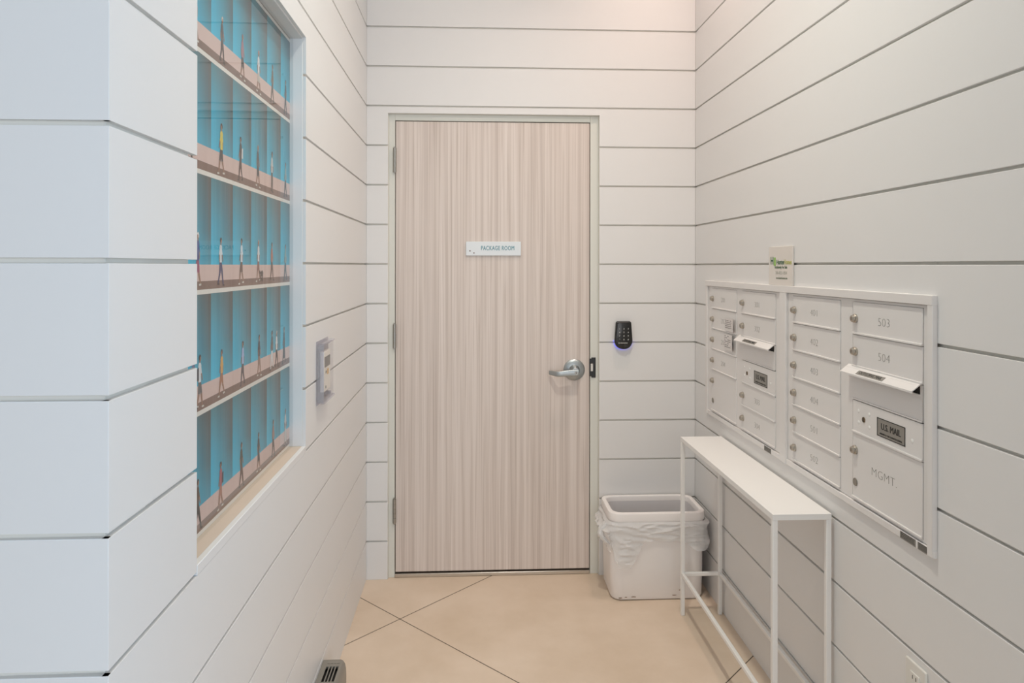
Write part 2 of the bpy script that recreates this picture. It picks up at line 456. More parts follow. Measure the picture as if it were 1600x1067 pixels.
def figure(y, z, h, top, legs, hair, skin=(150, 112, 92), dirn=1, stride=0.13, shorts=False, bag=None, dog=False, skirt=False):
    hip, sh, nk = z + 0.50 * h, z + 0.82 * h, z + 0.86 * h
    w = 0.055 * h
    for s, lay in ((-1, 1), (1, 2)):
        kx = y + s * dirn * stride * h * 0.45; fx = y + s * dirn * stride * h
        knee, foot = (kx + dirn * 0.02 * h, z + 0.26 * h), (fx, z + 0.025 * h + (0.03 * h if s < 0 else 0))
        limb((y, hip), knee, 0.062 * h, 0.045 * h, legs, lay)
        limb(knee, foot, 0.042 * h, 0.026 * h, skin if shorts else legs, lay)
        limb((fx - dirn * 0.03 * h, foot[1] - 0.012 * h), (fx + dirn * 0.075 * h, foot[1] - 0.02 * h), 0.02 * h, 0.016 * h, (205, 200, 192) if shorts else (60, 52, 50), lay)
    poly([(y - w * 1.05, hip - 0.02 * h), (y + w * 1.05, hip - 0.02 * h), (y + w * 1.0, hip + 0.15 * h), (y + w * 1.35, sh - 0.03 * h), (y + w * 0.7, nk - 0.01 * h), (y - w * 0.7, nk - 0.01 * h), (y - w * 1.35, sh - 0.03 * h), (y - w * 1.0, hip + 0.15 * h)], top, 3)
    if skirt:
        poly([(y - w, hip + 0.1 * h), (y + w, hip + 0.1 * h), (y + w * 2.1, z + 0.16 * h), (y - w * 1.6, z + 0.14 * h)], top, 3)
    for s, lay in ((-1, 2), (1, 4)):
        el = (y + s * dirn * 0.075 * h, z + 0.64 * h)
        limb((y + s * dirn * 0.02 * h, sh - 0.02 * h), el, 0.030 * h, 0.025 * h, top, lay)
        limb(el, (y + s * dirn * 0.10 * h + dirn * 0.03 * h, z + 0.50 * h), 0.023 * h, 0.017 * h, skin, lay)
    limb((y, nk - 0.02 * h), (y + dirn * 0.008 * h, nk + 0.03 * h), 0.024 * h, 0.022 * h, skin, 4)
    disc((y + dirn * 0.012 * h, z + 0.925 * h), 0.048 * h, 0.062 * h, skin, 5)
    poly([(y - dirn * 0.045 * h, z + 0.90 * h), (y - dirn * 0.048 * h, z + 0.955 * h), (y - dirn * 0.012 * h, z + 1.0 * h), (y + dirn * 0.035 * h, z + 0.99 * h), (y + dirn * 0.055 * h, z + 0.955 * h), (y + dirn * 0.0 * h, z + 0.95 * h), (y - dirn * 0.015 * h, z + 0.895 * h)], hair, 6)
    if bag:
        by, bz = y - dirn * 0.10 * h, z + 0.62 * h
        poly([(by - 0.05 * h, bz - 0.1 * h), (by + 0.05 * h, bz - 0.1 * h), (by + 0.05 * h, bz + 0.14 * h), (by - 0.03 * h, bz + 0.12 * h)], bag, 5)
    if dog:
        dy = y + 0.26 * h
        poly([(dy - 0.12 * h, z + 0.13 * h), (dy + 0.10 * h, z + 0.12 * h), (dy + 0.12 * h, z + 0.22 * h), (dy + 0.02 * h, z + 0.27 * h), (dy - 0.12 * h, z + 0.21 * h)], (78, 64, 60), 4)
        for k in (-0.10, -0.04, 0.05, 0.09):
            limb((dy + k * h, z + 0.15 * h), (dy + k * h - 0.02 * h, z + 0.0 * h), 0.02 * h, 0.014 * h, (78, 64, 60), 4)
        disc((dy - 0.16 * h, z + 0.22 * h), 0.05 * h, 0.045 * h, (88, 72, 66), 5)
BLK, NVY, WHT, GRY, BRN = (44, 42, 44), (52, 60, 92), (214, 216, 218), (96, 96, 98), (92, 72, 58)
ROWS = [
 [(0.062, BRN, BLK, (30, 28, 28), {'stride': .17}), (0.19, (170, 96, 106), (170, 120, 104), (70, 50, 40), {'shorts': 1, 'bag': (60, 54, 66)}), (0.325, (60, 66, 52), (96, 70, 60), (50, 40, 36), {}), (0.458, (46, 62, 66), (60, 60, 64), (56, 48, 44), {'shorts': 1}), (0.59, (150, 116, 110), (70, 66, 66), (60, 44, 36), {}), (0.715, (200, 192, 186), (176, 150, 138), (86, 68, 56), {'skirt': 1})],
 [(0.040, (96, 110, 140), (70, 80, 110), BLK, {}), (0.072, WHT, GRY, (40, 34, 32), {'bag': (44, 46, 62), 'shorts': 1}), (0.195, (214, 160, 84), (160, 104, 74), (70, 54, 48), {'shorts': 1, 'stride': .16}), (0.335, (158, 178, 214), (66, 60, 70), (64, 50, 44), {}), (0.462, (46, 52, 66), (150, 116, 100), (36, 32, 34), {'shorts': 1}), (0.578, (74, 78, 82), WHT, (44, 40, 40), {}), (0.622, (216, 218, 220), (52, 46, 46), (190, 186, 180), {}), (0.70, (60, 66, 70), (60, 66, 70), (40, 38, 40), {'skirt': 1})],
 [(0.062, (60, 70, 130), (150, 56, 96), (222, 218, 216), {'shorts': 1}), (0.188, WHT, (60, 62, 104), (40, 32, 32), {'stride': .15}), (0.325, (206, 214, 220), (96, 70, 60), (34, 32, 34), {'shorts': 1}), (0.456, WHT, (140, 96, 84), (176, 160, 150), {'shorts': 1, 'dog': 1}), (0.575, (176, 112, 96), (90, 66, 58), (70, 56, 50), {}), (0.715, (128, 160, 158), (60, 84, 92), (52, 60, 62), {})],
 [(0.02, (80, 56, 52), (70, 54, 52), BLK, {}), (0.192, (216, 196, 84), (66, 62, 64), (56, 48, 50), {'shorts': 1, 'stride': .15}), (0.318, (70, 66, 66), (78, 62, 60), (48, 44, 46), {'bag': (206, 210, 210)}), (0.45, (60, 78, 84), (62, 66, 70), (150, 130, 120), {'shorts': 1}), (0.575, (196, 204, 206), (88, 76, 72), (70, 64, 62), {'stride': .05}), (0.715, (140, 168, 170), (60, 62, 66), (52, 48, 50), {})],
 [(0.05, (180, 120, 130), (196, 160, 150), (110, 100, 150), {'shorts': 1}), (0.195, (84, 78, 80), (74, 64, 64), (200, 190, 180), {'stride': .12}), (0.33, (160, 116, 130), (70, 60, 62), (150, 110, 110), {'shorts': 1}), (0.455, WHT, (196, 188, 180), (190, 140, 130), {'shorts': 1}), (0.58, (110, 100, 86), (88, 74, 64), (90, 80, 70), {}), (0.715, (80, 70, 66), (76, 66, 62), (60, 52, 50), {})],
]
for ri, row in enumerate(ROWS):
    for off, top, legs, hair, kw in row:
        h = 0.105 * random.uniform(0.95, 1.06)
        figure(1.344 - D + off, ROW0 + ri * ROWH + ROWH * (0.055 + random.uniform(0, 0.02)), h, top, legs, hair, dirn=random.choice((1, -1)), **kw)
mb.obj('printed_panel', [mural_mat(), attr_mat('figure_inks')], mural, recalc=False)
mb = MB(); mb.box(GX - 0.004, GX, WY0 - 0.012, WY1 - 0.001, WZ0 + 0.001, WZ1 - 0.005)
mb.bm.faces.ensure_lookup_table()
for f in mb.bm.faces: f.material_index = 0 if f.calc_center_median().x > GX - 1e-5 else 1
mb.obj('glass_pane', [glass, glass_back], mural)

# ---------------------------------------------------------------- the door
YF = 3.338
door = bpy.data.objects.new('door_1', None); COL.objects.link(door); struct(door)
door.location = (0.07, YF, 0)
def dchild(mb, name, m, bevel=0.0, parent=door, **k):
    o = mb.obj(name, m, parent, bevel, **k)
    if parent is door: o.location = (-0.07, -YF, 0)
    return o
LX0, LX1, LZ0, LZ1 = -0.3895, 0.5365, 0.026, 2.1665
mb = MB(); mb.box(LX0, LX1, YF + 0.001, YF + 0.046, LZ0, LZ1); leaf = dchild(mb, 'door_leaf', lam, 0.0015)
mb = MB()
fx0, fx1, fz = -0.4225, 0.5795, 2.2
mb.box(fx0, LX0 - 0.0035, YF, YF + 0.10, 0.0, fz)
mb.box(LX1 + 0.0035, fx1, YF, YF + 0.10, 0.0, fz)
mb.box(LX0 - 0.0035, LX1 + 0.0035, YF, YF + 0.10, LZ1 + 0.0035, fz)
mb.box(LX0 - 0.0035, LX1 + 0.0035, YF + 0.052, YF + 0.10, 0.002, LZ1 + 0.0035, 1)  # added unseen dark panel behind the leaf, blocks light leaking through the gaps
dchild(mb, 'door_frame', [frame_paint, dark], 0.0015)
mb = MB(); mb.box(LX0 - 0.003, LX1 + 0.003, YF - 0.004, YF + 0.05, 0.0005, 0.018); dchild(mb, 'threshold', alu, 0.003)
def hinge_mb(z):
    mb = MB()
    for i in range(5):
        a = z - 0.057 + i * 0.0228
        mb.cyl((LX0 - 0.004, YF - 0.008, a + 0.0006), (LX0 - 0.004, YF - 0.008, a + 0.0222), 0.0078, n=18)
    mb.cyl((LX0 - 0.004, YF - 0.008, z - 0.062), (LX0 - 0.004, YF - 0.008, z + 0.062), 0.0050, n=14)
    mb.box(LX0 - 0.0048, LX0 - 0.0032, YF - 0.008, YF + 0.03, z - 0.057, z + 0.057)
    return mb
for z in (1.981, 1.147, 0.318): dchild(hinge_mb(z), 'hinge', satin2)
# lever handle
lever = bpy.data.objects.new('door_lever', None); COL.objects.link(lever); lever.parent = door; lever.location = (-0.07, -YF, 0)
hx, hz = 0.4625, 0.981
mb = MB(); mb.lathe((hx, YF + 0.002, hz), (0, -1, 0), [(0, 0.0515), (0.004, 0.0515), (0.007, 0.049), (0.012, 0.040), (0.015, 0.026), (0.03, 0.019), (0.052, 0.017), (0.054, 0.015)], 40)
mb.obj('rose', satin, lever)
mb = MB()
rings = []
path = [(hx + 0.012, 0.056, 0.0), (hx - 0.006, 0.056, 0.0), (hx - 0.035, 0.056, -0.001), (hx - 0.070, 0.056, -0.004), (hx - 0.083, 0.055, -0.005), (hx - 0.089, 0.051, -0.005), (hx - 0.119, 0.018, -0.003)]
for i, (x, o, dz) in enumerate(path):
    hh = (0.0145, 0.0160, 0.0150, 0.0130, 0.0122, 0.0118, 0.0100)[i]; tt = 0.007
    a, b = path[max(i - 1, 0)], path[min(i + 1, len(path) - 1)]
    tx, to = b[0] - a[0], b[1] - a[1]; l = math.hypot(tx, to); nx, no = -to / l, tx / l
    ring = []
    for k in range(16):
        t = 2 * PI * k / 16; c, s_ = math.cos(t), math.sin(t)
        c = math.copysign(abs(c) ** 0.5, c); s_ = math.copysign(abs(s_) ** 0.5, s_)
        ring.append((x + nx * c * tt, YF - (o + no * c * tt), hz - 0.007 + dz + s_ * hh))
    rings.append(ring)
mb.loft(rings); mb.obj('lever', satin, lever)
mb = MB(); mb.cyl((hx + 0.002, YF - 0.062, hz - 0.006), (hx + 0.002, YF - 0.0655, hz - 0.006), 0.0085, n=20, mi=0); mb.box(hx + 0.001, hx + 0.003, YF - 0.0662, YF - 0.065, hz - 0.010, hz - 0.002, 1)
mb.obj('keyhole', [satin2, dark], lever)
# strike plate
mb = MB()
sx0 = LX1 + 0.0005
mb.prism([(sx0, YF - 0.0045, 0.950), (sx0 + 0.008, YF - 0.0045, 0.950), (sx0 + 0.010, YF - 0.0045, 0.943), (sx0 + 0.0295, YF - 0.0045, 0.943), (sx0 + 0.0295, YF - 0.0045, 1.040), (sx0 + 0.010, YF - 0.0045, 1.040), (sx0 + 0.008, YF - 0.0045, 1.034), (sx0, YF - 0.0045, 1.034)], (0, 0.0055, 0), 0)
mb.box(sx0 + 0.005, sx0 + 0.0165, YF - 0.0052, YF - 0.003, 0.974, 1.010, 1)
dchild(mb, 'strike_plate', [black, alu], 0.0008)

# sign on the door
sg = thing('door_sign', 'white PACKAGE ROOM sign mounted on the wood grain door', 'sign', (0.075, YF, 1.561))
SX0, SX1, SZ0, SZ1 = -0.0565, 0.2055, 1.5285, 1.5955
def local(o, p): o.location = -Vector(p.location); return o
mb = MB(); mb.box(SX0, SX1, YF - 0.007, YF + 0.0005, SZ0, SZ1); local(mb.obj('sign_plate', sign_white, sg, 0.0012), sg)
local(text_obj('lettering', 'PACKAGE ROOM', 0.0295, sign_teal, sg, face_cam(0.0945, YF - 0.0073, 1.5635), sx=0.645, spacing=1.12, bold=0.0005), sg)
for x, z in ((-0.0375, 1.551), (-0.0185, 1.541)):
    mb = MB(); mb.cyl((x, YF - 0.0074, z), (x, YF - 0.0066, z), 0.0034, n=16)
    local(mb.obj('dot_mark', mat('dot_brown', (120, 108, 106), 0.6), sg), sg)

# ---------------------------------------------------------------- keypad reader
kp = thing('keypad_reader', 'black rounded keypad reader mounted on back wall right of the door', 'keypad', (0.6945, D, 1.15))
ktop, kbot = 1.2165, 1.083
def kout(off, inset=0.0):
    pts = []
    wt, wb = 0.0375 - inset, 0.0435 - inset
    def arc(cx, cz, r, a0, a1, n=8):
        for i in range(n + 1):
            t = math.radians(a0 + (a1 - a0) * i / n); pts.append((cx + r * math.cos(t), cz + r * math.sin(t)))
    arc(wt - 0.010, ktop - inset - 0.010, 0.010, 90, 10)
    zb = kbot + inset + 0.044
    for i in range(25):
        t = math.radians(-2 - 176 * i / 24)
        cx, sz = math.cos(t), math.sin(t)
        pts.append((wb * math.copysign(abs(cx) ** 0.85, cx), zb + 0.044 * math.copysign(abs(sz) ** 0.95, sz)))
    arc(-wt + 0.010, ktop - inset - 0.010, 0.010, 170, 90)
    return [(0.6945 + x, D - off, z) for x, z in pts]
mb = MB(); mb.loft([kout(-0.001, 0.002), kout(0.014, 0.0), kout(0.021, 0.0005), kout(0.0255, 0.0035), kout(0.0275, 0.008)])
local(mb.obj('keypad_body', black, kp), kp)
mb = MB(); mb.loft([kout(0.0005, -0.0015)[9:34], kout(0.004, -0.0015)[9:34]], caps=(False, False), closed=False)
o = local(mb.obj('status_light', blue_led, kp), kp)
keys = ['1', '2', '3', '4', '5', '6', '7', '8', '9', '*', '0', '#']
ko = None
for i, k in enumerate(keys):
    local(text_obj('key_legend', k, 0.0092, key_white, kp, face_cam(0.6945 + (i % 3 - 1) * 0.0208, D - 0.0279, 1.1815 - (i // 3) * 0.0172), weight=0.00025), kp)
mb = MB()
for x, ww, hh in ((-0.024, 0.0022, 0.007), (-0.017, 0.004, 0.0028), (-0.0115, 0.0032, 0.0045), (-0.0065, 0.0038, 0.003), (-0.0015, 0.0034, 0.003), (0.004, 0.0044, 0.003), (0.0095, 0.0036, 0.003), (0.015, 0.004, 0.003)):
    mb.box(0.6945 + x - ww / 2, 0.6945 + x + ww / 2, D - 0.0281, D - 0.027, 1.1135 - hh / 2, 1.1135 + hh / 2)
local(mb.obj('wordmark', key_white, kp), kp)
mb = MB(); mb.lathe((0.6715, D - 0.0262, 1.2065), (0, -1, 0), [(0, 0.0022), (0.0006, 0.0020), (0.0012, 0.0012)], 14)
local(mb.obj('status_lamp', mat('warm_lamp', (255, 226, 190), 0.3, emit=(255, 226, 190), estr=2.0), kp), kp)

# ================================================================ MAILBOXES
FX = XR - 0.002      # cabinet face
sur = thing('mailbox_surround', 'white metal surround framing both mailbox cabinets on right wall', 'trim', (XR, 2.337, 1.113))
TX = XR - 0.013
mb = MB()
ZT0, ZT1, ZB0, ZB1 = 1.391, 1.4145, 0.8135, 0.832
TY0, TY1 = 1.542, 3.134
mb.box(TX, XR + 0.001, TY0, TY1, ZT0, ZT1)
mb.box(TX + 0.004, XR + 0.001, TY0, TY1, ZB0, ZB1)
mb.box(TX + 0.001, XR + 0.0008, TY0 + 0.0008, TY0 + 0.020, ZB0 + 0.001, ZT1 - 0.001)
mb.box(TX + 0.001, XR + 0.0008, TY1 - 0.022, TY1 - 0.0008, ZB0 + 0.001, ZT1 - 0.001)
mb.box(TX + 0.001, XR + 0.03, 2.3045, 2.352, ZB0 + 0.001, ZT1 - 0.001)
local(mb.obj('trim_frame', box_white, sur, 0.0015), sur)

ROWZ = [1.3830 - 0.0905 * i for i in range(7)]
def lock_mb(y, z):
    mb = MB()
    fx = FX - 0.0035
    mb.lathe((fx + 0.002, y, z), (-1, 0, 0), [(0, 0.0122), (0.007, 0.0122), (0.0085, 0.0110), (0.0086, 0.0096), (0.0135, 0.0094), (0.0148, 0.0078)], 28)
    mb.box(fx - 0.0132, fx - 0.0127, y - 0.0008, y + 0.0008, z - 0.0042, z + 0.0042, 1)
    return mb
def plug_mb(y, z):
    mb = MB(); fx = FX - 0.0035
    mb.lathe((fx + 0.002, y, z), (-1, 0, 0), [(0, 0.0108), (0.0035, 0.0108), (0.0045, 0.0098)], 28)
    return mb
LOCK_T = None
def door_part(parent, ya, yb, zt, zb, number=None, lock=True, name='compartment_door', num_size=0.030, lockdz=0.0, plug=False):
    """ya = far edge (left in view), yb = near edge"""
    mb = MB()
    mb.box(FX - 0.0035, FX + 0.002, yb + 0.001, ya - 0.0045, zb + 0.0006, zt - 0.0006)
    # rolled lower lip
    mb.box(FX - 0.0075, FX - 0.003, yb + 0.001, ya - 0.0045, zb + 0.0008, zb + 0.0065)
    o = local(mb.obj(name, box_white, parent, 0.0012), parent)
    ly = ya - 0.0185
    lz = (zt if True else 0) - 0.0465 + lockdz
    if lock:
        l = lock_mb(ly, lz).obj('lock', [nickel, dark], o)
    if plug:
        plug_mb(ly, lz - 0.0885).obj('lock_plug', mat('plug_grey', (150, 145, 136), 0.4, 0.8), o)
    if number:
        text_obj('number', number, num_size, engrave, o, face_left(FX - 0.0037, (ya + yb) / 2 + 0.002, lz - 0.002 if number != 'MGMT.' else zt - 0.083), sx=1.12, spacing=1.05, weight=-0.0010, depth=0.0005)
    return o
def outgoing(parent, ya, yb, zt, zb):
    mb = MB()
    sl0, sl1 = zt - 0.024, zt - 0.004
    mb.box(FX - 0.0035, FX + 0.002, yb + 0.002, ya - 0.004, zb + 0.002, sl0)
    mb.box(FX - 0.0035, FX + 0.002, yb + 0.002, ya - 0.004, sl1, zt - 0.001)
    mb.box(FX - 0.0035, FX + 0.002, yb + 0.002, yb + 0.010, sl0, sl1)
    mb.box(FX - 0.0035, FX + 0.002, ya - 0.02, ya - 0.004, sl0, sl1)
    mb.box(FX - 0.0055, FX - 0.003, yb + 0.002, ya - 0.004, zb + 0.002, zb + 0.006)
    mb.box(FX + 0.003, FX + 0.0045, yb + 0.004, ya - 0.006, sl0 - 0.004, sl1 + 0.003, 1)
    o = local(mb.obj('outgoing_mail_panel', [box_white, dark], parent), parent)
    f = MB()
    yn, yf = yb + 0.004, ya + 0.018
    yf2 = yf
    P0, P1 = (FX - 0.003, zt + 0.0055), (FX - 0.0275, zt - 0.0145)
    dx, dz = P1[0] - P0[0], P1[1] - P0[1]; l = math.hypot(dx, dz); nx, nz = dz / l * 0.0022, -dx / l * 0.0022
    for q in ((0.0, 1.0),):
        pts = [(P0[0], yn, P0[1]), (P1[0], yn, P1[1]), (P1[0] - nx, yn, P1[1] - nz), (P0[0] - nx, yn, P0[1] - nz)]
        f.prism(pts, (0, yf2 - yn, 0))
    # front lip and crease line
    f.box(P1[0] - 0.0006, P1[0] + 0.0016, yn, yf2, P1[1] - 0.0045, P1[1] + 0.0002)
    a, b = 0.34, 0.40
    f.prism([(P0[0] + dx * a + nx * -0.0, yn, P0[1] + dz * a), (P0[0] + dx * b, yn, P0[1] + dz * b), (P0[0] + dx * b - nx * 0.3, yn, P0[1] + dz * b + 0.0006), (P0[0] + dx * a - nx * 0.3, yn, P0[1] + dz * a + 0.0006)], (0, yf2 - yn, 0))
    fo = f.obj('flap', box_white, o, 0.0006)
    # sticker with lettering on the sloping flap
    s = MB()
    ym = (yn + yf2) / 2 + 0.026; hw = 0.062
    q0, q1 = 0.45, 0.90
    up = Vector((-0.0, 0, 0.0005)); n = Vector((dz, 0, -dx)).normalized()
    if n.z < 0: n = -n
    A = Vector((P0[0] + dx * q0, 0, P0[1] + dz * q0)) + n * 0.0003; Bv = Vector((P0[0] + dx * q1, 0, P0[1] + dz * q1)) + n * 0.0003
    s.prism([(A.x, ym + hw, A.z), (A.x, ym - hw, A.z), (Bv.x, ym - hw, Bv.z), (Bv.x, ym + hw, Bv.z)], n * 0.0003)
    s.obj('flap_label', label_grey, o)
    c = (A + Bv) / 2 + n * 0.0006
    yax = (A - Bv).normalized()
    M = Matrix(((0, yax.x, n.x, c.x), (-1, yax.y, n.y, ym), (0, yax.z, n.z, c.z), (0, 0, 0, 1)))
    text_obj('lettering', 'OUTGOING MAIL', 0.0135, ink, o, M, sx=0.98, depth=0.0003)
    return o
def usmail(parent, ya, yb, zt, zb):
    o = door_part(parent, ya, yb, zt, zb, lock=False, name='mail_carrier_panel')
    yc = (ya + yb) / 2 + 0.035 if False else yb + 0.1265
    p = MB()
    p.box(FX - 0.0042, FX - 0.003, yc - 0.0600, yc + 0.0600, 1.0405, 1.0875, 0)
    for a in ((-0.0600, 0.0600, 1.0405, 1.0425), (-0.0600, 0.0600, 1.0855, 1.0875), (-0.0600, -0.0575, 1.0405, 1.0875), (0.0575, 0.0600, 1.0405, 1.0875)):
        p.box(FX - 0.0046, FX - 0.004, yc + a[0], yc + a[1], a[2], a[3], 1)
    p.obj('name_plate', [plate_grey, ink], o)
    text_obj('lettering', 'U.S. MAIL', 0.0235, ink, o, face_left(FX - 0.0044, yc, 1.0668), sx=0.88, bold=0.0006, depth=0.0004)
    text_obj('small_lettering', 'APPROVED BY THE POSTMASTER GENERAL', 0.0062, ink, o, face_left(FX - 0.0044, yc, 1.0482), sx=0.80, depth=0.0004)
    k = MB()
    ky = ya - 0.060
    k.lathe((FX - 0.003, ky, 1.066), (-1, 0, 0), [(0, 0.0075), (0.002, 0.0072), (0.0024, 0.0062)], 24, 0)
    k.box(FX - 0.0058, FX - 0.0052, ky - 0.0014, ky + 0.0014, 1.0595, 1.0725, 1)
    k.obj('key_slot', [mat('slot_bronze', (128, 112, 92), 0.4, 0.9), dark], o)
    for y, z in ((ya - 0.034, 1.086), (ya - 0.034, 1.054), (ya - 0.086, 1.086), (ya - 0.086, 1.052), (yb + 0.040, 1.062)):
        r = MB(); r.lathe((FX - 0.003, y, z), (-1, 0, 0), [(0, 0.0052), (0.0012, 0.0048), (0.0020, 0.003)], 18)
        r.obj('rivet', mat('rivet_white', (244, 243, 240), 0.25), o)
    return o
def cabinet_body(parent, y0, y1, cols):
    """face frame sheet with door bays darkened behind, plus carcass"""
    mb = MB()
    mb.box(FX + 0.006, FX + 0.16, y0 + 0.001, y1 - 0.001, MZ0 + 0.004, MZ1 - 0.004, 1)
    z0, z1 = ROWZ[6], ROWZ[0]
    edges = [y1] + [e for c in cols for e in c] + [y0]
    for i in range(0, len(edges), 2):
        mb.box(FX - 0.001, FX + 0.012, edges[i + 1], edges[i], MZ0 + 0.0075, MZ1 - 0.0105)
    for ya, yb in cols:
        mb.box(FX - 0.001, FX + 0.012, yb, ya, z1, MZ1 - 0.0105)
        mb.box(FX - 0.001, FX + 0.012, yb, ya, MZ0 + 0.0075, z0)
    return local(mb.obj('cabinet_frame', [box_white, mat('carcass_grey', (120, 118, 114), 0.6)], parent), parent)

Acol, Bcol, Ccol, Dcol = (3.066, 2.768), (2.7145, 2.3985), (2.2665, 1.960), (1.8965, 1.5865)
u1 = thing('mailbox_unit', 'white twelve slot mailbox cabinet on right wall closer to the corner', 'mailbox', (XR, 2.737, 1.11), group='recessed mailbox cabinets')
u2 = thing('mailbox_unit', 'white mailbox cabinet with MGMT. parcel door, above the console table end', 'mailbox', (XR, 1.93, 1.11), group='recessed mailbox cabinets')
cabinet_body(u1, 2.354, 3.110, [Acol, Bcol])
cabinet_body(u2, 1.564, 2.303, [Ccol, Dcol])
for i, n in enumerate(('201', '202', '203', '204')): door_part(u1, *Acol, ROWZ[i], ROWZ[i + 1], n)
door_part(u1, *Acol, ROWZ[4], ROWZ[6], None, name='parcel_door', plug=True)
for i, n in ((0, '301'), (1, '302'), (4, '303'), (5, '304')): door_part(u1, *Bcol, ROWZ[i], ROWZ[i + 1], n)
outgoing(u1, *Bcol, ROWZ[2], ROWZ[3]); usmail(u1, *Bcol, ROWZ[3], ROWZ[4])
for i, n in enumerate(('401', '402', '403', '404', '501', '502')): door_part(u2, *Ccol, ROWZ[i], ROWZ[i + 1], n)
for i, n in ((0, '503'), (1, '504')): door_part(u2, *Dcol, ROWZ[i], ROWZ[i + 1], n, num_size=0.032)
outgoing(u2, *Dcol, ROWZ[2], ROWZ[3]); usmail(u2, *Dcol, ROWZ[3], ROWZ[4])
door_part(u2, *Dcol, ROWZ[4], ROWZ[6], 'MGMT.', name='parcel_door', plug=True, num_size=0.032)

# small maker's labels on the lower trim
def maker_label(ya, yb, lab):
    t = thing('trim_sticker', lab, 'label', (XR, (ya + yb) / 2, 0.822), group='small grey labels on the lower mailbox trim')
    mb = MB(); x = TX + 0.004
    mb.box(x - 0.0006, x + 0.0004, yb, ya, 0.814, 0.8315)
    local(mb.obj('sticker', label_grey, t), t)
    mb = MB(); random.seed(int(ya * 1000))
    for r in range(4):
        y = ya - 0.004
        while y > yb + 0.006:
            l = random.uniform(0.003, 0.009); mb.box(x - 0.0008, x - 0.0005, max(y - l, yb + 0.003), y, 0.8285 - r * 0.0036, 0.8303 - r * 0.0036); y -= l + 0.002
    local(mb.obj('fine_print', ink, t), t)
maker_label(1.668, 1.607, 'grey fine print label on lower trim below the MGMT. door, left piece')
maker_label(1.599, 1.546, 'grey fine print label at the near bottom corner of mailbox trim')
maker_label(2.484, 2.425, 'small grey fine print label on lower trim under mailbox 304')

# delivery notices stuck to the doors
def notice(yc, zc, ww, hh, lab, lean):
    t = thing('paper_notice', lab, 'paper note', (FX, yc, zc), group='paper notices stuck on the far mailboxes')
    mb = MB(); x = FX - 0.0075
    n = 10
    ring = lambda off: None
    A, Bq = [], []
    for i in range(n + 1):
        u = i / n
        lift = 0.0015 + lean * max(0, u - 0.55) ** 2
        A.append([(x - lift, yc + ww / 2 - ww * u, zc - hh / 2), (x - lift, yc + ww / 2 - ww * u, zc + hh / 2), (x - lift + 0.0005, yc + ww / 2 - ww * u, zc + hh / 2), (x - lift + 0.0005, yc + ww / 2 - ww * u, zc - hh / 2)])
    mb.loft(A, smooth=False)
    local(mb.obj('sheet', paper, t), t)
    mb = MB(); random.seed(int(zc * 997))
    rows = int(hh / 0.0075) - 1
    for r in range(rows):
        z = zc + hh / 2 - 0.008 - r * 0.0075
        y = yc + ww / 2 - 0.008
        while y > yc - ww / 2 + 0.04:
            l = random.uniform(0.006, 0.02)
            if random.random() < 0.8: mb.box(x - 0.0022, x - 0.0016, y - l, y, z - 0.0016, z + 0.0016)
            y -= l + 0.004
    local(mb.obj('print', print_grey, t), t)
notice(2.826, 1.236, 0.118, 0.052, 'paper delivery notice stuck over the doors of mailboxes 202, upper sheet', 0.045)
notice(2.834, 1.164, 0.118, 0.066, 'larger paper delivery notice stuck on mailbox 203, lower sheet', 0.05)

# realtor sign on top of the surround
hs = thing('acrylic_sign', 'small clear acrylic HunterHomes sign standing on mailbox surround', 'sign', (XR, 2.358, 1.4145))
mb = MB(); mb.box(XR - 0.0065, XR - 0.0005, 2.264, 2.452, 1.4148, 1.5485)
local(mb.obj('sign_plate', mat('frosted_acrylic', (226, 219, 212), 0.2), hs, 0.001), hs)
hxp = XR - 0.0067
ZS = 1.498
local(text_obj('logo_letter', 'H', 0.036, green_d, hs, face_left(hxp, 2.424, ZS), sx=0.95, weight=0.0012), hs)
mb = MB(); mb.box(hxp - 0.0003, hxp + 0.0003, 2.394, 2.401, ZS - 0.0165, ZS + 0.0125); mb.box(hxp - 0.0003, hxp + 0.0003, 2.404, 2.409, ZS - 0.0165, ZS + 0.0125); local(mb.obj('logo_bar', green_l, hs), hs)
local(text_obj('company_lettering', 'Hunter', 0.023, green_d, hs, face_left(hxp, 2.356, ZS - 0.0045), sx=0.95, weight=0.0005), hs)
local(text_obj('company_lettering', 'Homes', 0.023, green_y, hs, face_left(hxp, 2.298, ZS - 0.0045), sx=0.85, weight=0.0005), hs)
local(text_obj('tagline', 'Exclusively For Sale', 0.0135, mat('tag_green', (92, 112, 88), 0.5), hs, face_left(hxp, 2.352, ZS - 0.0215), sx=0.92, weight=0.0003), hs)
local(text_obj('phone_lettering', '206-853-1854', 0.0165, mat('pale_print', (178, 176, 166), 0.5), hs, face_left(hxp, 2.35, ZS - 0.041), sx=0.98), hs)
local(text_obj('web_lettering', 'www.hunterhomes.com', 0.0115, mat('web_print', (140, 146, 132), 0.5), hs, face_left(hxp, 2.346, ZS - 0.0585), sx=0.80, weight=0.0002), hs)

